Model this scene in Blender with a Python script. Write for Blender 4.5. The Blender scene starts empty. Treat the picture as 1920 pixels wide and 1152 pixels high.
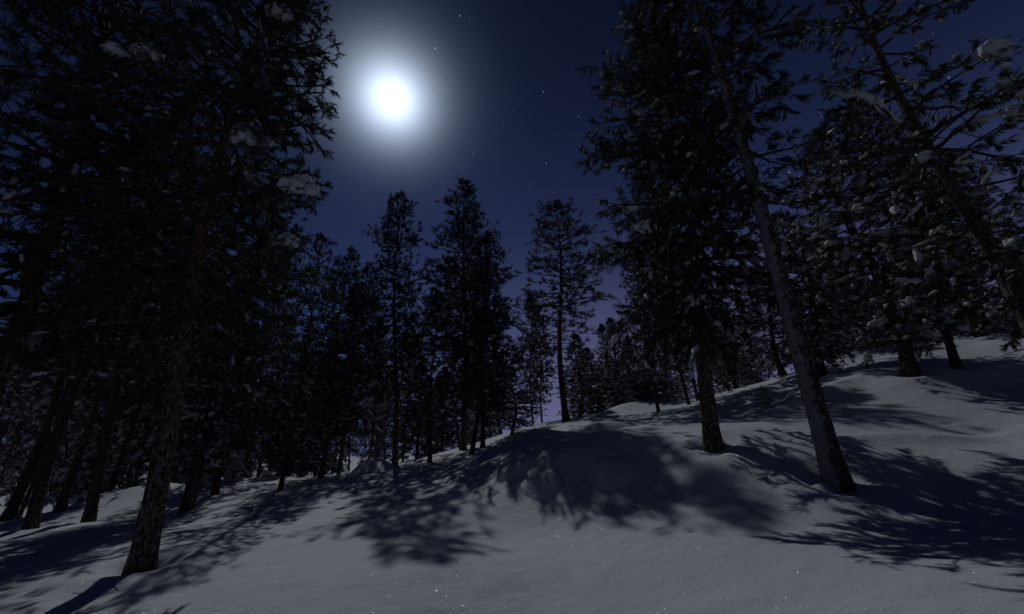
import bpy, bmesh, math, random
import numpy as np
from mathutils import Matrix, Vector

sc = bpy.context.scene
col = sc.collection
rad = math.radians

# ------------------------------------------------------------------ camera
W0, H0, F = 1920.0, 1152.0, 1920.0 * 14.0 / 36.0
CAM = np.array([0.0, 0.0, 1.5])
zen = np.array([900 - 960, 576 + 1550, -F]); zen /= np.linalg.norm(zen)
fw = np.array([0, 0, -1.0]); fw = fw - fw.dot(zen) * zen; fw /= np.linalg.norm(fw)
M3 = np.array([np.cross(fw, zen), fw, zen])          # world <- camera
cam = bpy.data.cameras.new('camera')
cam.lens = 14; cam.sensor_width = 36; cam.clip_end = 3000; cam.clip_start = .05
camo = bpy.data.objects.new('camera', cam); col.objects.link(camo)
m = Matrix([list(r) for r in M3]).to_4x4(); m.translation = Vector(CAM)
camo.matrix_world = m
sc.camera = camo

def ray(px, py):
    return M3 @ np.array([(px - 960) / F, (576 - py) / F, -1.0])
def at(px, py, d):                                    # a point of the place, d metres along the view axis
    return CAM + d * ray(px, py)
def proj(p):
    c = M3.T @ (np.asarray(p, float) - CAM)
    return 960 + F * c[0] / -c[2], 576 - F * c[1] / -c[2]

# ------------------------------------------------------------------ light: one moon (sun lamp) and a night sky
moon_dir = ray(735, 185); moon_dir /= np.linalg.norm(moon_dir)
elev = math.asin(moon_dir[2]); azim = math.atan2(moon_dir[0], moon_dir[1])
sun = bpy.data.lights.new('moon_light', 'SUN'); sun.energy = 0.71; sun.angle = rad(.5); sun.color = (.91, .96, 1.0)
suno = bpy.data.objects.new('moon_light', sun); col.objects.link(suno)
suno.rotation_euler = Vector(moon_dir).to_track_quat('Z', 'Y').to_euler()
suno.location = (0, 0, 40)

world = bpy.data.worlds.new('World'); sc.world = world; world.use_nodes = True
wn = world.node_tree; wn.nodes.clear()
class NT:
    def __init__(s, t): s.t = t
    def n(s, ty, **kw):
        o = s.t.nodes.new(ty)
        for k, v in kw.items(): setattr(o, k, v)
        return o
    def link(s, a, b): s.t.links.new(a, b)
    def put(s, sock, v):
        if hasattr(v, 'is_output') or isinstance(v, bpy.types.NodeSocket): s.link(v, sock)
        else: sock.default_value = v
    def math(s, op, a, b=None, c=None, clamp=False):
        o = s.n('ShaderNodeMath', operation=op, use_clamp=clamp); s.put(o.inputs[0], a)
        if b is not None: s.put(o.inputs[1], b)
        if c is not None: s.put(o.inputs[2], c)
        return o.outputs[0]
    def vec(s, op, a, b=None, out=0):
        o = s.n('ShaderNodeVectorMath', operation=op); s.put(o.inputs[0], a)
        if b is not None: s.put(o.inputs[1], b)
        return o.outputs[out]
    def mix(s, fac, a, b, blend='MIX'):
        o = s.n('ShaderNodeMix', data_type='RGBA', blend_type=blend); s.put(o.inputs[0], fac)
        s.put(o.inputs[6], a); s.put(o.inputs[7], b); return o.outputs[2]
    def rng(s, v, a, b, c=0., d=1., smooth=True):
        o = s.n('ShaderNodeMapRange', interpolation_type='SMOOTHSTEP' if smooth else 'LINEAR')
        s.put(o.inputs[0], v)
        for i, q in enumerate((a, b, c, d)): o.inputs[i + 1].default_value = q
        return o.outputs[0]
    def noise(s, vec, scale, detail=3., rough=.5):
        o = s.n('ShaderNodeTexNoise'); s.put(o.inputs['Vector'], vec)
        o.inputs['Scale'].default_value = scale; o.inputs['Detail'].default_value = detail
        o.inputs['Roughness'].default_value = rough; return o.outputs[0]
w = NT(wn)
tc = w.n('ShaderNodeTexCoord').outputs['Generated']
dirn = w.vec('NORMALIZE', tc)
sky = w.n('ShaderNodeTexSky', sky_type='NISHITA', sun_disc=False)
sky.sun_elevation = elev; sky.sun_rotation = azim
sky.air_density = 1.0; sky.dust_density = .25; sky.ozone_density = 3.0
SKY_K = .0025
base = w.mix(1.0, sky.outputs[0], (SKY_K * .40, SKY_K * .52, SKY_K * 1.12, 1), 'MULTIPLY')
sep = w.n('ShaderNodeSeparateXYZ'); w.link(dirn, sep.inputs[0])
# faint town glow low over the ridge ahead
lowm = w.rng(sep.outputs[2], .70, .0)
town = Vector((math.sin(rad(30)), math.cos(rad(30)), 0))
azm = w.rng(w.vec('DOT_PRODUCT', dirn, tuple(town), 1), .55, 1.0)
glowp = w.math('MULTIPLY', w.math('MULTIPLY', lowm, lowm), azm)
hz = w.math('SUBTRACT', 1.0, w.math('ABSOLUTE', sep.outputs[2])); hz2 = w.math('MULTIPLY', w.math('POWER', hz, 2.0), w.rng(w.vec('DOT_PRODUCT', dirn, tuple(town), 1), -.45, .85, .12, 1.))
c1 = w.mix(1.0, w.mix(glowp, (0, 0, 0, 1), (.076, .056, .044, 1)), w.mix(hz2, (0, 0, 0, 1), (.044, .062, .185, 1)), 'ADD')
# lens glow and haze painted into the sky round the moon, and its disc
mdist = w.vec('DISTANCE', dirn, tuple(moon_dir), 1)
def gauss(amp, sig):
    q = w.math('DIVIDE', mdist, sig)
    return w.math('MULTIPLY', w.math('EXPONENT', w.math('MULTIPLY', w.math('MULTIPLY', q, q), -1.)), amp)
g1 = w.math('MULTIPLY', w.math('EXPONENT', w.math('DIVIDE', mdist, -.031)), 3.2)
g1 = w.math('MULTIPLY', w.math('SUBTRACT', 1.0, w.math('EXPONENT', w.math('MULTIPLY', g1, -1.))), 1.75)
g2 = gauss(.05, .15)
g3 = w.math('MULTIPLY', w.math('EXPONENT', w.math('DIVIDE', mdist, -.26)), .022)
disc = w.rng(mdist, .032, .0, 0, 1.4)
def scaled(f, c):
    return w.mix(1.0, (c[0], c[1], c[2], 1), f, 'MULTIPLY')
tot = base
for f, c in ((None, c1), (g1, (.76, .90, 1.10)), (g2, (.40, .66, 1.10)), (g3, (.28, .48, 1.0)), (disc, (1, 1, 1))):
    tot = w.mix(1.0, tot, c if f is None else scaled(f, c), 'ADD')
# stars: a fine random field and the bright ones one can count
vor = w.n('ShaderNodeTexVoronoi'); w.put(vor.inputs['Vector'], dirn); vor.inputs['Scale'].default_value = 55
vs = w.n('ShaderNodeSeparateColor'); w.link(vor.outputs['Color'], vs.inputs[0])
st = w.math('MULTIPLY', w.rng(vor.outputs['Distance'], .070, .025), w.rng(vs.outputs[0], .55, 1., 0, .16))
for sx, sy, b in ((862, 30, .5), (816, 91, .9), (1019, 172, .35), (1024, 306, .4), (1479, 324, .6), (128, 197, .6), (881, 37, .15),
                  (812, 151, .2), (1516, 335, .2), (1519, 277, .2), (1422, 24, .3), (1085, 219, .2), (1779, 146, .25), (887, 288, .2), (942, 234, .12), (1537, 211, .15), (1540, 219, .15), (993, 353, .12)):
    d = ray(sx, sy); d /= np.linalg.norm(d)
    st = w.math('ADD', st, w.rng(w.vec('DISTANCE', dirn, tuple(d), 1), .0014, .0005, 0, b * .75))
tot = w.mix(1.0, tot, scaled(st, (.85, .95, 1.0)), 'ADD')
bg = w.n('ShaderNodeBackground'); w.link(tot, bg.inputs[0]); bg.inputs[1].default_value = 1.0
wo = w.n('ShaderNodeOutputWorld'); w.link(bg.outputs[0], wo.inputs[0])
world.cycles.sampling_method = 'MANUAL'; world.cycles.sample_map_resolution = 1024

vs_ = sc.view_settings
sc.display_settings.display_device = 'sRGB'
vs_.view_transform = 'Standard'; vs_.look = 'None'; vs_.exposure = 0; vs_.gamma = 1; vs_.use_curve_mapping = False
sc.render.engine = 'CYCLES'
sc.cycles.max_bounces = 6; sc.cycles.transparent_max_bounces = 4

# ------------------------------------------------------------------ materials
def new_mat(name):
    mt = bpy.data.materials.new(name); mt.use_nodes = True
    t = NT(mt.node_tree); t.t.nodes.clear()
    out = t.n('ShaderNodeOutputMaterial')
    return mt, t, out
def bsdf(t, color, rough=.7, spec=.2):
    b = t.n('ShaderNodeBsdfPrincipled'); t.put(b.inputs['Base Color'], color)
    t.put(b.inputs['Roughness'], rough); b.inputs['Specular IOR Level'].default_value = spec
    return b
def bump(t, h, strength, dist):
    b = t.n('ShaderNodeBump'); t.put(b.inputs['Height'], h); b.inputs['Strength'].default_value = strength
    b.inputs['Distance'].default_value = dist; return b.outputs[0]

def mat_snow_ground():
    mt, t, out = new_mat('snow')
    p = t.n('ShaderNodeTexCoord').outputs['Object']
    n1 = t.noise(p, .8, 3); n2 = t.noise(p, 60., 4, .6); n3 = t.noise(p, 7., 4, .55)
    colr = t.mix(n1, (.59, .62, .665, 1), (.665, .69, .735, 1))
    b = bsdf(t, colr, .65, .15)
    h = t.math('ADD', t.math('MULTIPLY', n2, .5), n3)
    t.link(bump(t, h, .75, .025), b.inputs['Normal'])
    # single flat ice crystals lying at random angles catch the moon
    v = t.n('ShaderNodeTexVoronoi'); t.put(v.inputs['Vector'], p); v.inputs['Scale'].default_value = 105.
    rn = t.vec('MULTIPLY', t.vec('SUBTRACT', v.outputs['Color'], (.5, .5, .5)), (1.5, 1.5, 1.5))
    geo = t.n('ShaderNodeNewGeometry')
    nn = t.vec('NORMALIZE', t.vec('ADD', geo.outputs['Normal'], rn))
    gl = t.n('ShaderNodeBsdfGlossy'); gl.inputs['Roughness'].default_value = .25; gl.inputs['Color'].default_value = (1, 1, 1, 1)
    t.link(nn, gl.inputs['Normal'])
    mx = t.n('ShaderNodeMixShader'); t.put(mx.inputs[0], t.math('MULTIPLY', t.math('LESS_THAN', v.outputs['Distance'], .135), .9))
    t.link(b.outputs[0], mx.inputs[1]); t.link(gl.outputs[0], mx.inputs[2]); t.link(mx.outputs[0], out.inputs[0])
    return mt
def mat_snow_lump():
    mt, t, out = new_mat('branch_snow')
    p = t.n('ShaderNodeTexCoord').outputs['Object']
    b = bsdf(t, t.mix(t.noise(p, 3.), (.66, .68, .71, 1), (.74, .75, .77, 1)), .65, .15)
    t.link(bump(t, t.noise(p, 22., 4, .6), .5, .03), b.inputs['Normal'])
    tr = t.n('ShaderNodeBsdfTranslucent'); tr.inputs[0].default_value = (.75, .82, .88, 1)
    mx = t.n('ShaderNodeMixShader'); mx.inputs[0].default_value = .14
    t.link(b.outputs[0], mx.inputs[1]); t.link(tr.outputs[0], mx.inputs[2]); t.link(mx.outputs[0], out.inputs[0])
    return mt
def mat_needles(name, frost_lo, frost_hi):
    mt, t, out = new_mat(name)
    p = t.n('ShaderNodeTexCoord').outputs['Object']
    oi = t.n('ShaderNodeObjectInfo').outputs['Random']
    q = t.vec('ADD', p, t.n('ShaderNodeCombineXYZ').outputs[0])
    g = t.mix(t.noise(p, 5., 2), (.022, .034, .018, 1), (.060, .072, .036, 1))
    fr = t.rng(t.noise(p, 2.6, 4, .7), frost_lo, frost_hi, 0, .6)
    c = t.mix(fr, g, (.46, .49, .53, 1))
    b = bsdf(t, c, .75, .15)
    tr = t.n('ShaderNodeBsdfTranslucent'); t.link(c, tr.inputs[0])
    mx = t.n('ShaderNodeMixShader'); mx.inputs[0].default_value = .25
    t.link(b.outputs[0], mx.inputs[1]); t.link(tr.outputs[0], mx.inputs[2]); t.link(mx.outputs[0], out.inputs[0])
    return mt
def mat_bark(name, frost=0.0, windward=None, orange=(4.0, 7.0), lo=(.050, .042, .036, 1), hi=(.26, .225, .195, 1)):
    mt, t, out = new_mat(name)
    p = t.n('ShaderNodeTexCoord').outputs['Object']
    ps = t.vec('MULTIPLY', p, (1, 1, .55))
    n1 = t.noise(ps, 20., 6, .7); n2 = t.noise(p, 48., 4, .6); n3 = t.noise(t.vec('MULTIPLY', p, (1, 1, .38)), 30., 4, .6)
    crack = t.rng(n3, .38, .56)
    plate = t.mix(t.rng(n1, .3, .72), lo, hi)
    sz = t.n('ShaderNodeSeparateXYZ'); t.link(p, sz.inputs[0])
    orf = t.math('MULTIPLY', t.rng(sz.outputs[2], *orange), .8)
    plate = t.mix(orf, plate, t.mix(n1, (.15, .075, .035, 1), (.30, .16, .085, 1)))
    c = t.mix(crack, (.022, .018, .015, 1), plate)
    if frost > 0:
        fm = t.rng(t.math('ADD', t.math('MULTIPLY', n1, .7), t.math('MULTIPLY', n2, .3)), .62 - .12 * frost, .70 - .08 * frost)
        if windward is not None:
            nrm = t.n('ShaderNodeNewGeometry').outputs['Normal']
            wm = t.rng(t.vec('DOT_PRODUCT', nrm, windward, 1), -.15, .85, 0., 1.)
            pt = t.noise(p, 10., 5, .7)
            thr = t.math('ADD', pt, t.math('MULTIPLY', wm, .22))
            fm = t.rng(thr, .54, .66)
        c = t.mix(t.math('MULTIPLY', fm, .5), c, (.50, .53, .58, 1))
    b = bsdf(t, c, .9, .1)
    h = t.math('ADD', t.math('MULTIPLY', crack, .8), t.math('MULTIPLY', n2, .4))
    t.link(bump(t, h, .9, .025), b.inputs['Normal'])
    t.link(b.outputs[0], out.inputs[0])
    return mt
SNOW = mat_snow_ground(); LUMP = mat_snow_lump()
NEEDLE = mat_needles('pine_needles', .53, .68); NEEDLE_F = mat_needles('frosted_pine_needles', .50, .70); NEEDLE_S = mat_needles('snowy_pine_needles', .47, .67)
BARK = mat_bark('bark'); BARK_H = mat_bark('flaky_bark', .35, None, (1.8, 5.0), (.085, .066, .052, 1), (.36, .29, .235, 1)); BARK_W = mat_bark('snow_plastered_bark', .8, (-.95, .12, .05), (6., 9.))
BARK_D = mat_bark('grey_flaky_bark', .4, None, (9., 15.))
TWIG = mat_bark('twig_bark', .25, None, (30., 40.))

# ------------------------------------------------------------------ helpers
def tag(o, label=None, cat=None, group=None, kind=None):
    if label: o['label'] = label
    if cat: o['category'] = cat
    if group: o['group'] = group
    if kind: o['kind'] = kind
    return o
def mesh_obj(name, verts, faces_tri=None, faces_quad=None, mat=None, parent=None, smooth=True):
    me = bpy.data.meshes.new(name)
    verts = np.asarray(verts, np.float32)
    parts = []
    for f in (faces_tri, faces_quad):
        if f is not None and len(f): parts.append(np.asarray(f, np.int32))
    nl = sum(f.size for f in parts); nf = sum(len(f) for f in parts)
    me.vertices.add(len(verts)); me.vertices.foreach_set('co', verts.ravel())
    me.loops.add(nl); me.polygons.add(nf)
    me.loops.foreach_set('vertex_index', np.concatenate([f.ravel() for f in parts]))
    tot = np.concatenate([np.full(len(f), f.shape[1], np.int32) for f in parts])
    me.polygons.foreach_set('loop_start', np.concatenate([[0], np.cumsum(tot)[:-1]]).astype(np.int32))
    me.polygons.foreach_set('use_smooth', np.full(nf, smooth, bool))
    me.update(calc_edges=True); me.validate()
    if mat: me.materials.append(mat)
    o = bpy.data.objects.new(name, me); col.objects.link(o)
    if parent: o.parent = parent
    return o
def empty(name, loc):
    o = bpy.data.objects.new(name, None); col.objects.link(o); o.location = loc; o.empty_display_size = .3
    return o
class Buf:
    def __init__(s): s.v = []; s.t = []; s.q = []; s.n = 0
    def add(s, v, t=None, q=None):
        s.v.append(v)
        if t is not None and len(t): s.t.append(np.asarray(t) + s.n)
        if q is not None and len(q): s.q.append(np.asarray(q) + s.n)
        s.n += len(v)
    def obj(s, name, mat, parent, smooth=True):
        if not s.v: return None
        return mesh_obj(name, np.concatenate(s.v), np.concatenate(s.t) if s.t else None, np.concatenate(s.q) if s.q else None, mat, parent, smooth)
def tube(buf, P, R, k=4):
    P = np.asarray(P, float); R = np.asarray(R, float); n = len(P)
    T = np.gradient(P, axis=0); T /= np.linalg.norm(T, axis=1)[:, None] + 1e-9
    ref = np.array([0, 0, 1.]) if abs(T[0][2]) < .8 else np.array([1., 0, 0])
    U = np.cross(T, ref); U /= np.linalg.norm(U, axis=1)[:, None] + 1e-9
    V = np.cross(T, U)
    a = np.arange(k) * 2 * math.pi / k
    ring = P[:, None] + R[:, None, None] * (np.cos(a)[None, :, None] * U[:, None] + np.sin(a)[None, :, None] * V[:, None])
    i = np.arange(n - 1)[:, None] * k; j = np.arange(k)[None]; j2 = (j + 1) % k
    q = np.stack([i + j, i + j2, i + k + j2, i + k + j], -1).reshape(-1, 4)
    buf.add(ring.reshape(-1, 3), None, q)
def ico(sub):
    bm = bmesh.new(); bmesh.ops.create_icosphere(bm, subdivisions=sub, radius=1)
    v = np.array([x.co[:] for x in bm.verts]); f = np.array([[x.index for x in y.verts] for y in bm.faces]); bm.free()
    return v, f
ICO = {s: ico(s) for s in (1, 2, 3, 4)}
def lump(buf, c, r, rng, sub=2, flat=.55, stretch=None, yaw=None, rough=1.):
    v, f = ICO[sub]
    v = v.copy()
    ph = rng.random(6) * 6.28
    d = 1 + rough * (.13 * np.sin(3.1 * v[:, 0] + ph[0]) * np.sin(2.7 * v[:, 1] + ph[1]) + .10 * np.sin(5.3 * v[:, 2] + 4.1 * v[:, 0] + ph[2]) + .06 * np.sin(9 * v[:, 1] + 7 * v[:, 0] + ph[3]))
    v = v * d[:, None]
    v[:, 2] = np.where(v[:, 2] < 0, v[:, 2] * flat, v[:, 2])
    s = np.array(stretch) if stretch is not None else np.array([1., .75 + .3 * rng.random(), .6 + .6 * rng.random()])
    v = v * s * r
    a = rng.random() * 6.28 if yaw is None else yaw
    ca, sa = math.cos(a), math.sin(a)
    v = np.stack([v[:, 0] * ca - v[:, 1] * sa, v[:, 0] * sa + v[:, 1] * ca, v[:, 2]], 1) + np.asarray(c)
    buf.add(v, f)

# value noise for terrain
_r = np.random.default_rng(5); _tab = _r.random((256, 256))
def vnoise(x, y):
    xi = np.floor(x).astype(int); yi = np.floor(y).astype(int); fx = x - xi; fy = y - yi
    fx = fx * fx * (3 - 2 * fx); fy = fy * fy * (3 - 2 * fy)
    g = lambda a, b: _tab[a & 255, b & 255]
    return (g(xi, yi) * (1 - fx) + g(xi + 1, yi) * fx) * (1 - fy) + (g(xi, yi + 1) * (1 - fx) + g(xi + 1, yi + 1) * fx) * fy - .5

# ------------------------------------------------------------------ ground
# (pixel x, pixel y, metres along the view axis) of points lying on the snow
CTRL = [(960, 1152, 3.75), (500, 1152, 3.75), (0, 1152, 3.9), (1500, 1152, 3.0), (1920, 1152, 2.5), (265, 1060, 5.4), (780, 1060, 4.6), (1200, 1030, 5.0),
        (1570, 905, 6.0), (1337, 835, 7.9), (1790, 690, 10.5), (1705, 697, 11.), (1900, 720, 9.5), (1750, 960, 5.0), (1900, 910, 5.0), (1900, 824, 7.0), (1750, 820, 7.3), (1600, 822, 7.5), (1450, 824, 7.8), (1820, 880, 5.6), (1650, 890, 5.9), (1850, 770, 8.2), (1700, 770, 8.8), (2023, 800, 6.6),
        (345, 965, 11.), (165, 985, 11.), (55, 1000, 10.), (110, 955, 13.), (400, 930, 14.), (-120, 1060, 6.5),
        (600, 900, 18.5), (740, 880, 19.), (868, 843, 22.), (520, 930, 11.), (990, 985, 6.8), (1190, 960, 6.6),
        (1005, 800, 26.), (1062, 790, 22.), (1163, 775, 25.), (1235, 770, 18.), (1545, 715, 14.), (1300, 755, 19.),
        (1440, 770, 12.), (1660, 760, 9.5), (1460, 722, 17.), (1560, 682, 18.), (1680, 667, 18.), (1800, 640, 17.), (1920, 615, 16.),
        (905, 835, 16.5), (1135, 800, 13.5), (1000, 822, 12.), (1050, 832, 9.6), (1150, 815, 9.8), (1250, 812, 9.8), (1050, 945, 7.3), (1150, 945, 7.0), (1250, 930, 6.9), (1100, 880, 8.2), (1200, 872, 8.2), (800, 900, 11.), (850, 960, 7.5), (920, 880, 9.6),
        (640, 895, 20.), (500, 897, 19.), (200, 945, 16.), (0, 985, 14.),
        # hidden beyond the crest
        (0, 1010, 28.), (300, 965, 32.), (600, 925, 36.), (800, 885, 36.), (960, 850, 40.), (1160, 800, 48.), (1400, 775, 42.), (1700, 730, 38.), (1920, 690, 36.), (2300, 640, 30.)]
cp = np.array([at(*c) for c in CTRL])
extra = np.array([(-40, 5, -1.2), (-25, 2, -.6), (0, -6, -.6), (10, -4, .8), (25, 3, 5.), (-12, -6, -.6), (-70, 70, -6), (0, 110, -2), (60, 90, 0), (-110, 30, -6), (110, 20, 6), (40, 30, 4.5)], float)
cp = np.concatenate([cp, extra])
def tps_u(r2): return .5 * r2 * np.log(r2 + 1e-9)
n = len(cp)
K = tps_u(((cp[:, None, :2] - cp[None, :, :2]) ** 2).sum(-1)) + np.eye(n) * .15
Pm = np.concatenate([np.ones((n, 1)), cp[:, :2]], 1)
A = np.block([[K, Pm], [Pm.T, np.zeros((3, 3))]])
SOL = np.linalg.solve(A, np.concatenate([cp[:, 2], np.zeros(3)]))
BUMPS = []                                            # px, py, depth, height, radius across, radius deep
def bump_at(px, py, d, h, rx, ry, rot=0.):
    p = at(px, py, d); BUMPS.append((p[0], p[1], h, rx, ry, rot))
bump_at(1080, 850, 8.8, .15, 1.2, .6)                # the long mound
bump_at(1000, 800, 13.5, .32, .9, .8)
bump_at(1180, 755, 22., .5, 1.8, 1.5)
bump_at(690, 878, 15.0, .45, .8, .7)
bump_at(205, 945, 14.5, .35, 1.3, 1.0)
bump_at(300, 940, 15.5, .3, .8, .8)
bump_at(1600, 685, 16., .5, 2.4, 1.5)
bump_at(1420, 745, 14.5, .35, 1.5, .8)
bump_at(1520, 770, 11.5, .18, 1.8, .35)
bump_at(1680, 832, 7.1, .10, 2.6, .30)
bump_at(800, 850, 17., .2, 1.6, .8)
bump_at(1543, 910, 5.95, .13, .10, .10)
DENTS = [(1268, 990, 5.9), (1240, 1003, 5.7), (1310, 1028, 5.4), (1300, 1012, 5.5), (515, 1018, 6.6), (540, 1020, 6.5), (440, 1057, 5.7), (320, 1020, 6.6), (470, 935, 13), (500, 940, 12), (1590, 790, 8.6), (1650, 780, 8.6), (1700, 783, 8.4), (1770, 779, 8.2), (1905, 782, 7.4), (1560, 748, 11), (100, 1010, 9.5), (60, 1030, 8.2)]
DENTS = [tuple(at(*d)[:2]) for d in DENTS]
WELLS = []                                            # filled by the trees: x, y, radius
def ground_z(x, y):
    x = np.asarray(x, float); y = np.asarray(y, float)
    xc = np.clip(x, -130, 130); yc = np.clip(y, -15, 130)
    z = SOL[n] + SOL[n + 1] * xc + SOL[n + 2] * yc
    for i in range(n): z = z + SOL[i] * tps_u((xc - cp[i, 0]) ** 2 + (yc - cp[i, 1]) ** 2)
    far = np.clip((np.hypot(x, y) - 60) / 80, 0, 1); far = far * far * (3 - 2 * far)
    z = z * (1 - far) + far * (-4. + 2.5 * vnoise(x / 60., y / 60.))
    for bx, by, h, rx, ry, rot in BUMPS:
        z = z + h * np.exp(-((x - bx) / rx) ** 2 - ((y - by) / ry) ** 2)
    near = np.clip((np.hypot(x, y) - 6) / 8, .25, 1)
    z = z + near * (.16 * vnoise(x / 2.3 + 7, y / 1.9) + .30 * vnoise(x / 5.1, y / 4.3 + 3)) + .035 * vnoise(x / .7, y / .6) * near + .018 * vnoise(x / .31, y / .22) + .006 * vnoise(x / .12, y / .1)
    for i, (dx, dy) in enumerate(DENTS):
        r2 = ((x - dx) / (.055 + .03 * (i % 3))) ** 2 + ((y - dy) / .045) ** 2
        z = z - .085 * np.exp(-r2)
    for wx, wy, wr in WELLS:
        r = np.hypot(x - wx, y - wy)
        z = z - .10 * np.exp(-(r / (wr * 1.7)) ** 2) + .05 * np.exp(-((r - wr * 2.9) / (wr * 1.2)) ** 2)
    return z
def gz(x, y): return float(ground_z(np.array([x]), np.array([y]))[0])

# ------------------------------------------------------------------ trees
def tuft_templates(rng, needles, K=6):
    out = []
    for _ in range(K):
        vs, fs = [], []
        for k in range(needles * 2):
            u = .02 + .9 * (k + rng.random()) / (needles * 2)
            ph = k * 2.39996 + rng.random() * .8; a = rad(rng.uniform(42, 74)); ln = rng.uniform(.26, .44)
            r_ = np.array([0, math.cos(ph), math.sin(ph)]); s_ = np.array([0, -math.sin(ph), math.cos(ph)])
            b = np.array([u, 0, 0]) + r_ * .03; tip = b + ln * (math.cos(a) * np.array([1., 0, 0]) + math.sin(a) * r_)
            wd = rng.uniform(.026, .042)
            i = len(vs); vs += [b + s_ * wd, tip, b - s_ * wd]; fs += [(i, i + 1, i + 2)]
        i = len(vs); vs.append(np.array([-.05, 0, 0])); vs.append(np.array([1.05, 0, 0]))
        for j in range(3):
            ph = j * 2.094; vs.append(np.array([.55, .075 * math.cos(ph), .075 * math.sin(ph)]))
        for j in range(3):
            a_, b_ = i + 2 + j, i + 2 + (j + 1) % 3
            fs += [(i, a_, b_), (i + 1, b_, a_)]
        out.append((np.array(vs), np.array(fs)))
    return out
def build_tufts(tufts, name, mat, parent, rng, needles):
    P = np.array([t[0] for t in tufts]); D = np.array([t[1] for t in tufts]); L = np.array([t[2] for t in tufts])
    D /= np.linalg.norm(D, axis=1)[:, None] + 1e-9
    ref = rng.normal(size=D.shape)
    U = np.cross(D, ref); U /= np.linalg.norm(U, axis=1)[:, None] + 1e-9; V = np.cross(D, U)
    B = np.stack([D, U, V], 1) * L[:, None, None]
    tmp = tuft_templates(rng, needles); pick = rng.integers(0, len(tmp), len(P))
    buf = Buf()
    for k, (tv, tf) in enumerate(tmp):
        ix = np.where(pick == k)[0]
        if not len(ix): continue
        v = P[ix][:, None] + np.einsum('vj,njk->nvk', tv, B[ix])
        f = tf[None] + (np.arange(len(ix)) * len(tv))[:, None, None]
        buf.add(v.reshape(-1, 3), f.reshape(-1, 3))
    return buf.obj(name, mat, parent, smooth=False)

def unit(az, el): return np.array([math.cos(az) * math.cos(el), math.sin(az) * math.cos(el), math.sin(el)])

def snow_ridge(buf, P, r, rng, k=6, nseg=8, up=.5):
    P = np.asarray(P); L = np.linspace(0, len(P) - 1, nseg); i0 = np.minimum(L.astype(int), len(P) - 2); f = (L - i0)[:, None]
    Q = P[i0] * (1 - f) + P[i0 + 1] * f
    u = np.linspace(0, 1, nseg)
    R = r * (np.sin(math.pi * (.04 + .92 * u)) ** .6) * rng.uniform(.55, 1.25, nseg); R[0] *= .3; R[-1] *= .25
    Q = Q + rng.normal(size=Q.shape) * r * .12; Q[:, 2] += R * up
    tube(buf, Q, R, k)

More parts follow.
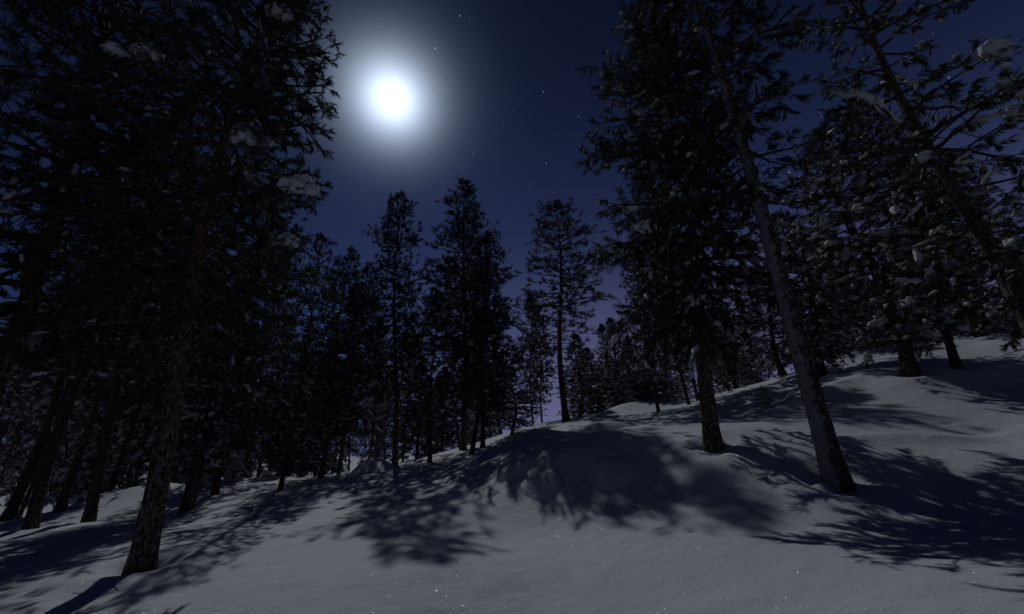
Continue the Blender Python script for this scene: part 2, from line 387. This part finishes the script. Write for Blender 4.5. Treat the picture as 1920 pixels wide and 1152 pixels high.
def grow_tree(seed, H, r0, cb, R, profile, gap=.36, per=5, tuft=.19, needles=10, dens=1.0, snow=.3, snow_r=.10, dead=10, sway=.15,
              e_low=-12, e_top=48, hero=False, bark=BARK, needle=NEEDLE, clumps=(), skip=None, big=.0, tufted=1.0, name='pine_tree', extra_branches=(), vary=.22, droop=0.):
    rng = np.random.default_rng(seed); random.seed(seed)
    root = empty(name, (0, 0, 0))
    # trunk
    nr = 120 if hero else 26; k = 40 if hero else 12
    zz = np.concatenate([np.linspace(-.6, 6., nr), np.linspace(6.2, H, 24)]) if hero else np.linspace(-.6, H, nr)
    ph = rng.random(4) * 6.28
    def axis(z):
        z = np.asarray(z, float); q = z / H
        return np.stack([sway * (np.sin(2.3 * q * 3.1 + ph[0]) - math.sin(ph[0])) * q ** .6 * (z > 0), sway * (np.sin(2.0 * q * 3.1 + ph[1]) - math.sin(ph[1])) * q ** .6 * (z > 0), z], -1) if False else \
            np.stack([sway * (np.sin(7.1 * q + ph[0]) - math.sin(ph[0])), sway * (np.sin(6.2 * q + ph[1]) - math.sin(ph[1])), z], -1)
    def trad(z):
        q = np.clip(z / H, 0, 1)
        return r0 * ((1 - q) ** .85 * .93 + .012) + r0 * .32 * np.exp(-np.clip(z, 0, None) / .28)
    tb = Buf(); C = axis(zz); rr = trad(zz)
    a = np.arange(k) * 2 * math.pi / k
    rg = rr[:, None] * np.ones(k)[None]
    if hero:
        bn = vnoise(a[None] * 7. / 1 + 3 * vnoise(zz[:, None] * 2., a[None] * 2), zz[:, None] * 5.5) + .6 * vnoise(a[None] * 16, zz[:, None] * 13 + 40)
        seam = np.clip((2 * math.pi - a) / .6, 0, 1) * np.clip((a + .15) / .6, 0, 1)
        rg = rg * (1 + .13 * bn * seam[None])
    else:
        rg = rg * (1 + .10 * vnoise(a[None] * 2 + 5, zz[:, None] * 1.7))
    ring = C[:, None] + rg[..., None] * np.stack([np.cos(a), np.sin(a), np.zeros(k)], -1)[None]
    i = np.arange(len(zz) - 1)[:, None] * k; j = np.arange(k)[None]; j2 = (j + 1) % k
    tb.add(ring.reshape(-1, 3), None, np.stack([i + j, i + j2, i + k + j2, i + k + j], -1).reshape(-1, 4))
    trunk = tb.obj('trunk', bark, root)
    # branches
    bb = Buf(); tufts = []; sb = Buf()
    def branch(start, az, e0, e1, length, r, leafy=1.0, wig=.12, sn=snow):
        npt = 7; P = [np.array(start, float)]; azc, step = az, length / (npt - 1)
        for q in range(npt - 1):
            t = (q + .5) / (npt - 1)
            el = rad(e0 + (e1 - e0) * t) + rng.normal() * wig * .6
            azc += rng.normal() * wig
            P.append(P[-1] + step * unit(azc, el))
        P = np.array(P); tube(bb, P, np.linspace(r, r * .25, npt), 5 if r > .02 else 3)
        if leafy <= 0: return P
        ns = max(3, int(length * 6.0 * dens)); sd = 1
        for s in range(ns):
            t = .22 + .78 * (s + rng.random() * .8) / ns
            if t > 1: t = 1.
            x = t * (npt - 1); i0 = min(int(x), npt - 2); p = P[i0] + (P[i0 + 1] - P[i0]) * (x - i0)
            T = P[i0 + 1] - P[i0]; ta = math.atan2(T[1], T[0]); te = math.asin(np.clip(T[2] / (np.linalg.norm(T) + 1e-9), -1, 1))
            sd = -sd
            sa = ta + sd * rad(rng.uniform(25, 70)) * (1 if t < .97 else .2); se = te + rad(rng.normal() * 22 + 2 - 30 * droop)
            sl = (length * .34 * (1.08 - .62 * t) + .10) * rng.uniform(.7, 1.25)
            sl = min(sl, .95)
            q_ = 4; SP = [p]
            for u in range(q_ - 1):
                SP.append(SP[-1] + sl / (q_ - 1) * unit(sa + rng.normal() * .15, se + rng.normal() * .18 + .10 * u))
            SP = np.array(SP); tube(bb, SP, np.linspace(max(.006, r * .28), .004, q_), 3)
            nt = max(2, int(sl / (tuft * .70) * leafy * tufted))
            sd0 = unit(sa, se)
            for u in range(nt):
                f = .45 + .55 * (u + 1) / nt
                x2 = f * (q_ - 1); i2 = min(int(x2), q_ - 2); pp = SP[i2] + (SP[i2 + 1] - SP[i2]) * (x2 - i2)
                for _ in range(2 if u < nt - 1 else 3):
                    d = sd0 + rng.normal(size=3) * .55 + np.array([0, 0, .12 - droop])
                    tufts.append((pp, d, tuft * rng.uniform(.7, 1.25)))
                    if rng.random() < sn * .28 and pp[2] < H * .9:
                        d_ = d / np.linalg.norm(d); tl = tuft * rng.uniform(.7, 1.1)
                        snow_ridge(sb, np.array([pp - d_ * tl * .1, pp + d_ * tl * .5, pp + d_ * tl]), snow_r * rng.uniform(.35, .75), rng, 6, 5, .45)
            if rng.random() < sn * .22 and p[2] < H * .9:
                snow_ridge(sb, SP, snow_r * rng.uniform(.5, .95) * (1 + big * rng.random()), rng, 7, 8)
        if sn > .2 and rng.random() < sn * .5 and P[0][2] < H * .9:
            snow_ridge(sb, P[1:], snow_r * rng.uniform(.5, .9) * (1 + big * rng.random()), rng, 7, 14)
        return P
    z = cb; az = rng.random() * 6.28
    while z < H - .15:
        t = (z - cb) / (H - cb); rl = R * profile(t)
        nb = per if t < .9 else 4
        az += .9
        for b_ in range(nb):
            if rng.random() < .12: continue
            a_ = az + b_ * 2 * math.pi / nb + rng.normal() * .25
            if skip is not None and skip(z, a_, rng): continue
            L_ = max(.15, rl * rng.uniform(.9 - vary, .9 + vary))
            e0 = e_low + (e_top - e_low) * t ** 1.2 + rng.normal() * 8
            z_ = z + rng.uniform(-.12, .12)
            c0 = axis(np.array([min(z_, H)]))[0]
            branch(c0, a_, e0, e0 + (-14 if t < .6 else 8) + rng.normal() * 10, L_, min(.045, .010 + .016 * L_) * (1.3 if hero else 1.))
        z += gap * rng.uniform(.75, 1.25) * (1.0 - .35 * t)
    c0 = axis(np.array([H - .1]))[0]
    for _ in range(4): tufts.append((c0, np.array([0, 0, 1.]) + rng.normal(size=3) * .25, tuft * 1.1))
    for _ in range(dead):                              # bare lower branches
        z_ = rng.uniform(cb * .45, cb + .25 * (H - cb)); c0 = axis(np.array([z_]))[0]
        branch(c0, rng.random() * 6.28, rng.uniform(-30, 15), rng.uniform(-50, 20), rng.uniform(.4, 1.1) * min(1., R / 1.6), .014, 0, .32)
    if hero:                                           # broken stubs on the lower trunk
        for _ in range(14):
            z_ = rng.uniform(.5, cb + 1.5); a_ = rng.random() * 6.28; c0 = axis(np.array([z_]))[0] + trad(z_) * .8 * np.array([math.cos(a_), math.sin(a_), 0])
            branch(c0, a_, rng.uniform(-25, 20), rng.uniform(-30, 10), rng.uniform(.08, .35), rng.uniform(.010, .02), 0, .2)
    for zb, azb, e0, e1, ln, leaf in extra_branches:
        c0 = axis(np.array([zb]))[0]
        branch(c0, azb, e0, e1, ln, .028, leaf, .2, 0.)
    cl = []
    for (x, y, z_, r_) in clumps:                       # big cushions of snow, each on a branch of its own
        zb = min(max(.4, z_ - .25), H - .4); c0 = axis(np.array([zb]))[0]
        tgt = np.array([x, y, z_ - r_ * .4]); dv = tgt - c0; L_ = np.linalg.norm(dv)
        mid = c0 + dv * .5 + np.array([0, 0, .12])
        PP = np.array([c0, c0 * .6 + mid * .4 + np.array([0, 0, .05]), mid, mid * .4 + tgt * .6, tgt]); tube(bb, PP, np.linspace(.03, .012, 5), 5)
        for _ in range(26):
            tufts.append((tgt + rng.normal(size=3) * r_ * .55 - np.array([0, 0, r_ * .25]), dv / L_ + rng.normal(size=3) * .6 - np.array([0, 0, .3]), tuft))
        kb = Buf(); ya = math.atan2(dv[1], dv[0])
        for s_ in ((0, 0, 0, .8), (.55, .2, -.2, .6), (-.6, -.15, -.15, .6), (.2, -.45, -.35, .5), (-.2, .3, .25, .5), (.35, -.1, .2, .45), (.75, .0, -.55, .4), (-.35, -.3, -.5, .45)):
            lump(kb, np.array([x, y, z_]) + r_ * np.array(s_[:3]), r_ * s_[3], rng, 3, .95, yaw=ya)
        cl.append(kb)
    bb.obj('branches', TWIG, root)['kind'] = 'stuff'
    build_tufts(tufts, 'crown', needle, root, rng, needles)
    s_ = sb.obj('snow_load', LUMP, root)
    if s_: s_['kind'] = 'stuff'
    for kb in cl: kb.obj('snow_clump', LUMP, root)
    root['height'] = H
    return root, H
def copy_tree(src):
    r = src.copy(); col.objects.link(r)
    for ch in src.children:
        c = ch.copy(); col.objects.link(c); c.parent = r
    return r
def place(root, H, px, py, d, top_px_y=None, height=None, sxy=None, yaw=0., lean=0., top=None, through=None):
    p = at(px, py, d); z0 = gz(p[0], p[1])
    tilt = lean
    q_ = top or through
    if q_ is not None:                                 # where its top (or a higher point of its trunk) stands over the base
        rr = ray(*q_); k = (p[1] - CAM[1]) / rr[1]; tp = CAM + k * rr
        tilt = math.atan2(tp[0] - p[0], tp[2] - z0)
        if top is not None: height = math.hypot(tp[0] - p[0], tp[2] - z0)
    if height is None:
        lo, hi = .5, 60.
        for _ in range(40):
            md = (lo + hi) / 2
            if proj((p[0], p[1], z0 + md))[1] > top_px_y: lo = md
            else: hi = md
        height = lo
    s = height / H; q = sxy if sxy else s
    root.location = (p[0], p[1], z0); root.scale = (q, q, s)
    root.rotation_mode = 'QUATERNION'
    root.rotation_quaternion = (Matrix.Rotation(tilt, 3, 'Y') @ Matrix.Rotation(yaw, 3, 'Z')).to_quaternion()
    if 'height' in root: del root['height']
    return root

pine = lambda t: (min(1., .62 + 1.3 * t) if t < .3 else 1.0) * (1 - max(0, t - .30) / .70) ** .50 * (.86 + .2 * math.sin(t * 31)) if t < 1 else 0.05
cone = lambda t: (.75 + .8 * t if t < .3 else (1 - t) / .7) ** .8 * 1. if t < 1 else .05
flat = lambda t: max(.12, (1 - t ** 2.2)) * (.75 + .25 * math.sin(t * 23))
col_ = lambda t: max(.1, (1 - t ** 3.)) * (.85 if t < .1 else 1.)

PROTO_COUNT = 0
# -- big near trees
def local(base, px, py, d, r):
    q = at(px, py, d); return (q[0] - base[0], q[1] - base[1], q[2] - base[2], r)
def base_of(px, py, d):
    p = at(px, py, d); WELLS.append((p[0], p[1], .22)); return np.array([p[0], p[1], gz(p[0], p[1])])

def facing(base, amount, zmax):
    az = math.atan2(-base[1], -base[0])
    return lambda z, a, rng: z < zmax and math.cos(a - az) > .55 and rng.random() < amount
bA = base_of(265, 1060, 5.4)
tA, hA = grow_tree(11, 14.0, .150, 3.5, 2.1, col_, gap=.40, per=6, tuft=.18, needles=8, dens=.86, tufted=1.4, droop=.35, snow=.05, snow_r=.06, dead=26, hero=True, bark=BARK_H, skip=facing(bA, .65, 9.),
                   clumps=[local(bA, 472, 258, 6.4, .17), local(bA, 514, 268, 6.6, .13), local(bA, 576, 350, 6.2, .24), local(bA, 236, 90, 6.9, .15), local(bA, 298, 94, 7.0, .20), local(bA, 545, 22, 8.2, .22), local(bA, 553, 455, 6.0, .14)])
tag(place(tA, hA, 265, 1060, 5.4, height=14.0, through=(428, 330)), 'thick near pine at left, trunk base in the dappled foreground snow below the moon', 'tree', 'large pines close to the camera')

bB = base_of(1337, 835, 7.9)
tB, hB = grow_tree(23, 13.5, .165, 2.7, 2.05, col_, gap=.33, per=6, tuft=.17, needles=9, dens=1.1, tufted=1.25, droop=.4, snow=.2, snow_r=.075, dead=12, hero=True, bark=BARK_H, needle=NEEDLE_F, e_low=-24, vary=.45,
                   clumps=[local(bB, 1185, 432, 7.9, .16)])
tag(place(tB, hB, 1337, 835, 7.9, height=13.5, through=(1278, 400)), 'dense broad pine rimmed with snow, standing just left of the bare leaning trunk', 'tree', 'large pines close to the camera')

bC = base_of(1570, 905, 6.0)
tC, hC = grow_tree(37, 16.0, .165, 6.0, 1.9, flat, gap=.5, per=4, tuft=.18, needles=8, dens=1.0, tufted=1.7, droop=.45, snow=.1, snow_r=.06, dead=9, hero=True, bark=BARK_W, sway=.07, skip=facing(bC, .8, 11.),
                   extra_branches=((4.2, 2.6, 5, -40, 1.0, 0), (4.4, 3.4, 10, -30, 1.3, 0), (4.6, 2.2, 0, -60, 1.2, 0), (9.0, 3.25, 5, -45, 3.0, .6), (5.0, .1, -10, 15, 1.2, .4), (5.4, 2.9, 0, -50, 1.5, 0)))
tag(place(tC, hC, 1570, 905, 6.0, height=16.0, through=(1332, 85)), 'bare tall trunk with snow plastered on its left side, rising right of centre', 'tree', 'large pines close to the camera')

bD = base_of(2023, 800, 6.6)
tD, hD = grow_tree(41, 14.0, .17, 3.0, 2.7, flat, gap=.60, per=4, tuft=.18, needles=8, dens=.95, tufted=1.6, droop=.4, snow=.4, snow_r=.065, dead=22, hero=True, bark=BARK_D, skip=facing(bD, .6, 10.), needle=NEEDLE_F, big=.5,
                   clumps=[local(bD, 1897, 155, 7.6, .20), local(bD, 1908, 215, 7.4, .17), local(bD, 1872, 92, 7.9, .24), local(bD, 1905, 455, 6.4, .13), local(bD, 1742, 292, 7.4, .14)])
tag(place(tD, hD, 2023, 800, 6.6, height=14.0, through=(1640, 20)), 'snow-clumped pine leaning in from the right edge, its base out of frame', 'tree', 'large pines close to the camera')

tE = copy_tree(tA)
for c in list(tE.children):
    if c.name.startswith('snow_clump'): bpy.data.objects.remove(c)
base_of(-170, 1065, 5.6)
tag(place(tE, hA, -170, 1065, 5.6, height=14.5, yaw=2.4, through=(180, 170)), 'dark thick pine trunk cut by the left edge, upper left corner', 'tree', 'large pines close to the camera')

# -- kinds used for the middle and far trees
P = {}
P['a'] = grow_tree(51, 13.0, .15, 3.4, 2.1, pine, gap=.36, per=6, tuft=.22, needles=9, dens=.85, tufted=1.2, snow=.18, snow_r=.10, dead=18, big=.3, e_top=34, vary=.34)
P['b'] = grow_tree(52, 13.0, .13, 2.6, 2.05, pine, gap=.36, per=6, tuft=.22, needles=9, dens=.85, tufted=1.2, snow=.12, snow_r=.09, dead=16, big=.3, e_top=34, vary=.34)
P['c'] = grow_tree(53, 14.0, .15, 4.4, 2.5, pine, gap=.55, per=5, tuft=.24, needles=9, dens=.72, snow=.22, snow_r=.09, dead=22, e_low=-4, e_top=40)
P['d'] = grow_tree(54, 9.0, .16, 1.4, 1.7, pine, gap=.36, per=6, tuft=.20, needles=9, dens=.9, droop=.3, snow=.42, snow_r=.10, dead=8, needle=NEEDLE_F, big=.4, e_low=-30)
P['e'] = grow_tree(55, 12.0, .14, 1.6, 1.9, cone, gap=.42, per=5, tuft=.32, needles=10, dens=.62, snow=.5, snow_r=.16, dead=8, e_low=-22, needle=NEEDLE_S)
P['f'] = grow_tree(56, 12.0, .11, 2.6, 1.9, pine, gap=.45, per=5, tuft=.32, needles=10, dens=.6, snow=.4, snow_r=.14, dead=10, needle=NEEDLE_S)
P['g'] = grow_tree(58, 8.0, .09, 2.7, 1.55, pine, gap=.34, per=6, tuft=.21, needles=11, dens=.8, snow=.2, snow_r=.08, dead=14)
P['y'] = grow_tree(57, 1.6, .035, .1, .45, cone, gap=.16, per=5, tuft=.13, needles=8, dens=1.6, snow=1.3, snow_r=.08, dead=0, e_low=-45, e_top=30, needle=NEEDLE_F, sway=.03, name='young_pine')
USED = set()
def tree(kind, px, py, d, top=None, h=None, label=None, group=None, yaw=None, r=None, through=None):
    src, H = P[kind]
    if kind in USED: o = copy_tree(src)
    else: o = src; USED.add(kind)
    rng = random.Random(int(px * 7 + py * 13 + d * 31))
    if yaw is None: yaw = rng.random() * 6.28
    place(o, H, px, py, d, top_px_y=None if isinstance(top, tuple) else top, height=h, sxy=r, yaw=yaw, lean=rng.gauss(0, .02), top=top if isinstance(top, tuple) else None, through=through)
    tag(o, label, 'tree', group)
    if d < 20: WELLS.append((o.location.x, o.location.y, .18))
    return o
G1 = 'pines along the crest in the middle'; G2 = 'pines in the left wood'; G3 = 'pines on the right hillside'
tree('a', 740, 880, 19.2, top=(750, 362), label='tall pine straight below the moon, left of the two highest middle tops', group=G1, r=1.05)
tree('b', 868, 843, 22., top=(875, 346), label='highest pine in the middle, straight black trunk under a dense pointed crown', group=G1, r=1.45)
tree('c', 1062, 790, 22., top=(1045, 384), label='slender open-crowned pine alone against the purple sky at centre right', group=G1, r=1.35)
tree('b', 600, 900, 19., top=(662, 470), label='leaning-looking pine left of the tall one below the moon', group=G1, r=1.0, yaw=2.)
tree('b', 905, 835, 16.5, top=(914, 440), label='thin-trunked pine just right of the highest middle pine', group=G1, r=.85, yaw=4.)
tree('f', 1000, 800, 27., top=555, label='left of two thin twin trunks beside the open-crowned pine', group=G1, r=.7)
tree('f', 1017, 799, 27.5, top=575, label='right of two thin twin trunks beside the open-crowned pine', group=G1, r=.7, yaw=1.)
tree('c', 528, 900, 12.6, top=(603, 440), label='slim pine left of the leaning-looking middle pine, against the bright snow', group=G1, r=.55)
tree('e', 1110, 783, 33., top=655, label='low pine at the right foot of the open-crowned pine', group=G1, r=1.2)
tree('e', 1085, 785, 30., top=630, label='short bushy pine behind the foot of the open-crowned pine', group=G1, r=1.1)
tree('e', 960, 812, 22., top=690, label='short snowy spruce-like pine on the crest left of the twin trunks', group=G1, r=.8)
tree('g', 806, 858, 15.5, top=(822, 545), label='lower thin pine between the two tallest middle pines', group=G1, r=1.0)
tree('g', 884, 850, 14.5, top=(888, 505), label='low dark pine in front of the highest middle pine', group=G1, r=1.1, yaw=3.6)
tree('b', 635, 888, 23., top=(690, 500), label='thin pine right behind the leaning-looking middle pine', group=G1, r=1.0)
tree('f', 690, 883, 24., top=600, label='small thin pine left of the trunk below the moon', group=G1, r=.8)
# left wood
tree('c', 345, 965, 11., h=15., label='dark trunk right behind the thick near pine at left', group=G2, r=.95, yaw=1.2)
tree('f', 357, 961, 11.3, h=7., label='thin young stem leaning against the dark trunk behind the thick near pine', group=G2, r=.55)
tree('c', 165, 985, 11., h=14., label='second trunk left of the thick near pine, its shadow running to the left edge', group=G2, r=.95, yaw=3.)
tree('c', 55, 1000, 10., h=13., label='nearest dark trunk in the lower left corner of the wood', group=G2, r=.95, yaw=4.4)
tree('c', 110, 957, 13., h=14., label='trunk standing behind the low snow drift at far left', group=G2, r=.85, yaw=.4)
tree('a', 402, 930, 14., h=13.5, label='trunk on the bright snow right of the thick near pine', group=G2, r=.85, yaw=5.)
tree('c', 12, 975, 13., h=14., label='dark trunk at the very left edge, above the shaded drift', group=G2, r=1.05, yaw=.9)
tree('f', 35, 968, 15., h=11., label='thin pale stem beside the dark trunk at the left edge', group=G2, r=.7)
tree('a', 195, 955, 16., h=13., label='trunk just behind the second trunk left of the thick near pine', group=G2, r=.7, yaw=2.2)
tree('f', 250, 935, 19., h=12., label='slim trunk between the thick near pine and the drift behind', group=G2, r=.9)
tree('b', 450, 905, 20., top=430, label='pine with hidden foot left of the gap of sky at left centre', group=G2, r=.9, yaw=3.3)
tree('e', 540, 900, 24., top=632, label='small pointed pine top in the sky gap below left of the moon', group=G2, r=.9)
tree('y', 437, 903, 17., h=1.5, label='little snow-capped sapling on the bright crest at left centre', group='snowed-in saplings')
tree('y', 372, 935, 15., h=2.0, label='snow-loaded sapling bending beside the thin young stem', group='snowed-in saplings', yaw=2.)
# right hillside
tree('d', 1705, 697, 11., top=245, label='left of two dark trunks side by side on the upper right slope', group=G3, r=1.15, yaw=.7)
tree('a', 1795, 690, 10.8, h=9.5, label='right of two dark trunks side by side on the upper right slope', group=G3, r=.72, yaw=.7)
tree('d', 1545, 715, 14., top=400, label='snow-draped pine half hidden behind the snow-plastered trunk', group=G3, r=1.0, yaw=2.6)
tree('d', 1475, 722, 19.0, top=500, label='snow-hung pine whose boughs reach the crest left of the plastered trunk', group=G3, r=1.1, yaw=4.)
tree('e', 1385, 745, 24., top=562, label='bushy pine top alone in the gap between the broad pine and plastered trunk', group=G3, r=1.1)
tree('f', 1235, 770, 18., top=470, label='thin trunk on the crest left of the broad snow-rimmed pine', group=G3, r=.8)
tree('e', 1163, 775, 25., top=600, label='thin-trunked pine at the left foot of the broad snow-rimmed pine', group=G3, r=.8)
tree('f', 1292, 757, 19., top=400, label='slim trunk directly behind the broad snow-rimmed pine', group=G3, r=.8)
tree('f', 1310, 752, 19.5, top=430, label='slim trunk close behind the right side of the broad snow-rimmed pine', group=G3, r=.8, yaw=1.)
tree('e', 1200, 765, 30., top=640, label='low bushy pine on the crest behind the thin crest trunks', group=G3, r=1.2)
tree('e', 1570, 690, 24., top=560, label='far small pine in the sky gap right of the snow-plastered trunk', group=G3, r=1.2)
tree('e', 1640, 680, 20., top=470, label='conical pine left of the pair of trunks on the upper slope', group=G3, r=1.1, yaw=1.)
tree('d', 1850, 650, 15., top=260, label='snow-heavy pine between the slope trunks and the right edge', group=G3, r=1.3, yaw=5.)
tree('d', 1920, 640, 13., top=330, label='snow-heavy pine low at the right edge behind the leaning trunk', group=G3, r=1.2, yaw=1.5)
tree('y', 1440, 766, 12., h=.75, label='tiny dark sapling poking from the snow left of the plastered trunk', group='snowed-in saplings', yaw=3.)
# wood beyond the crest
rng = random.Random(8)
def far(px0, px1, nn, d0, d1, t0, t1, label, group):
    for i in range(nn):
        px = px0 + (px1 - px0) * (i + rng.random()) / nn; d = rng.uniform(d0, d1)
        p = at(px, 850, d)
        z = gz(p[0], p[1]); py = proj((p[0], p[1], z))[1]
        tree(rng.choice('effe'), px, 850, d, top=rng.uniform(t0, t1), label=label, group=group, r=rng.uniform(.8, 1.25))
far(-60, 420, 20, 20, 48, 480, 690, 'pine in the dark mass of wood behind the left trunks', 'far pines at left')
far(430, 960, 24, 26, 55, 560, 740, 'pine in the dark mass of wood below the middle tops', 'far pines in the middle')
far(1120, 1480, 10, 28, 45, 610, 690, 'small far pine on the ridge behind the broad snow-rimmed pine', 'far pines on the ridge')
far(1600, 1980, 9, 24, 34, 420, 560, 'snowy pine in the mass behind the upper right slope', 'far pines at right')

# ------------------------------------------------------------------ the snow itself
def graded(lo, hi, fine, growth, far0, far1):
    a = list(np.arange(lo, hi, fine)); s = fine
    while a[-1] < far1: s = min(s * growth, 30); a.append(a[-1] + s)
    s = fine; b = []
    x = lo
    while x > far0: s = min(s * growth, 30); x -= s; b.append(x)
    return np.array(b[::-1] + a)
xs = graded(-6, 7.5, .06, 1.045, -500, 500); ys = graded(3.2, 9.5, .05, 1.03, -40, 600)
X, Y = np.meshgrid(xs, ys)
Z = ground_z(X.ravel(), Y.ravel())
nx, ny = len(xs), len(ys)
i = np.arange(ny - 1)[:, None] * nx; j = np.arange(nx - 1)[None]
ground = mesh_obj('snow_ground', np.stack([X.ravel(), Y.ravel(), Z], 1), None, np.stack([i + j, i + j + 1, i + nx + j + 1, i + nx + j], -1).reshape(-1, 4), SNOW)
ground['kind'] = 'structure'
bpy.context.view_layer.update()
for o in [o for o in sc.objects if o.type == 'EMPTY']:
    o.location.z = gz(o.location.x, o.location.y)

# ------------------------------------------------------------------ boulders under snow
def boulder(px, py, d, ax, by, h, label, seed, over=.5):
    # a cushion of snow over a stone: rises out of the snow all round and leans out over its near side
    p = at(px, py, d); rng = np.random.default_rng(seed); ph = rng.random(3) * 6.28
    nr_, nt_ = 26, 56
    rr = np.linspace(0, 1, nr_)[:, None]; th = np.linspace(0, 2 * math.pi, nt_, endpoint=False)[None]
    k = 1 + .10 * np.sin(2 * th + ph[0]) + .07 * np.sin(3 * th + ph[1])
    x = ax * rr * k * np.cos(th); y = by * rr * k * np.sin(th)
    pr = (1 - rr ** 2.4) ** 1.5 * (1 + .08 * np.sin(3 * th + ph[2]) * rr)
    zb = h * pr
    g = ground_z((p[0] + x).ravel(), (p[1] + y).ravel()).reshape(x.shape)
    y2 = y - over * zb * (1 - .2 * rr)
    z = g + zb + .006 - .035 * rr ** 10
    base = gz(p[0], p[1])
    v = np.stack([x, y2, z - base], -1).reshape(-1, 3)
    i = np.arange(nr_ - 1)[:, None] * nt_; j = np.arange(nt_)[None]; j2 = (j + 1) % nt_
    q = np.stack([i + j, i + nt_ + j, i + nt_ + j2, i + j2], -1).reshape(-1, 4)
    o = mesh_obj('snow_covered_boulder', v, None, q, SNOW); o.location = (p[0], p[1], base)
    tag(o, label, 'boulder', 'snow-covered boulders')
boulder(1015, 912, 8.0, .46, .44, .11, 'rounded snow-capped boulder with a dark hollow under it, left end of the shaded mound', 1, .8)
boulder(965, 880, 9.0, .52, .42, .12, 'smaller snow hump leaning on the upper left of the hollowed boulder', 2, .6)
boulder(1160, 905, 7.9, .62, .50, .11, 'wide snow-capped boulder with a thin dark lip, middle of the shaded mound', 3, .8)
boulder(1128, 795, 13., 1.05, .8, .28, 'rounded snow cushion on the crest behind the shaded mound', 4, .4)
boulder(700, 884, 14.5, 1.0, .9, .26, 'snow-buried boulder beside the trunk below the moon', 5, .4)

# ------------------------------------------------------------------ far lamp between the trunks
def emit_mat():
    mt, t, out = new_mat('lamp_glass'); e = t.n('ShaderNodeEmission'); e.inputs[0].default_value = (1, .80, .48, 1); e.inputs[1].default_value = 12.
    t.link(e.outputs[0], out.inputs[0]); return mt
def metal_mat():
    mt, t, out = new_mat('painted_metal'); p = t.n('ShaderNodeTexCoord').outputs['Object']
    b = bsdf(t, t.mix(t.noise(p, 8.), (.03, .03, .035, 1), (.07, .07, .075, 1)), .5, .3); t.link(b.outputs[0], out.inputs[0]); return mt
EM, MET = emit_mat(), metal_mat()
def lamp(px, py, d, label):
    p = at(px, py, d); g = gz(p[0], p[1]); h = p[2] - g
    root = empty('lamp_post', (p[0], p[1], g))
    b = Buf(); tube(b, [(0, 0, -.3), (0, 0, h * .5), (0, .02, h + .10)], [.07, .06, .045], 8); b.obj('post', MET, root)
    b = Buf(); lump(b, (0, -.05, h), .085, np.random.default_rng(1), 2, 1., (1.3, 1., .55), 0); gl = b.obj('lamp_globe', EM, root)
    b = Buf(); tube(b, [(0, -.05, h + .05), (0, -.05, h + .08), (0, -.05, h + .14)], [.14, .12, .03], 10); b.obj('lamp_cap', MET, root)
    tag(root, label, 'lamp post', 'lit lamps beyond the wood')
lamp(810, 829, 34., 'left of two tiny warm lights between the middle trunks')
lamp(816, 832, 35., 'right of two tiny warm lights between the middle trunks')
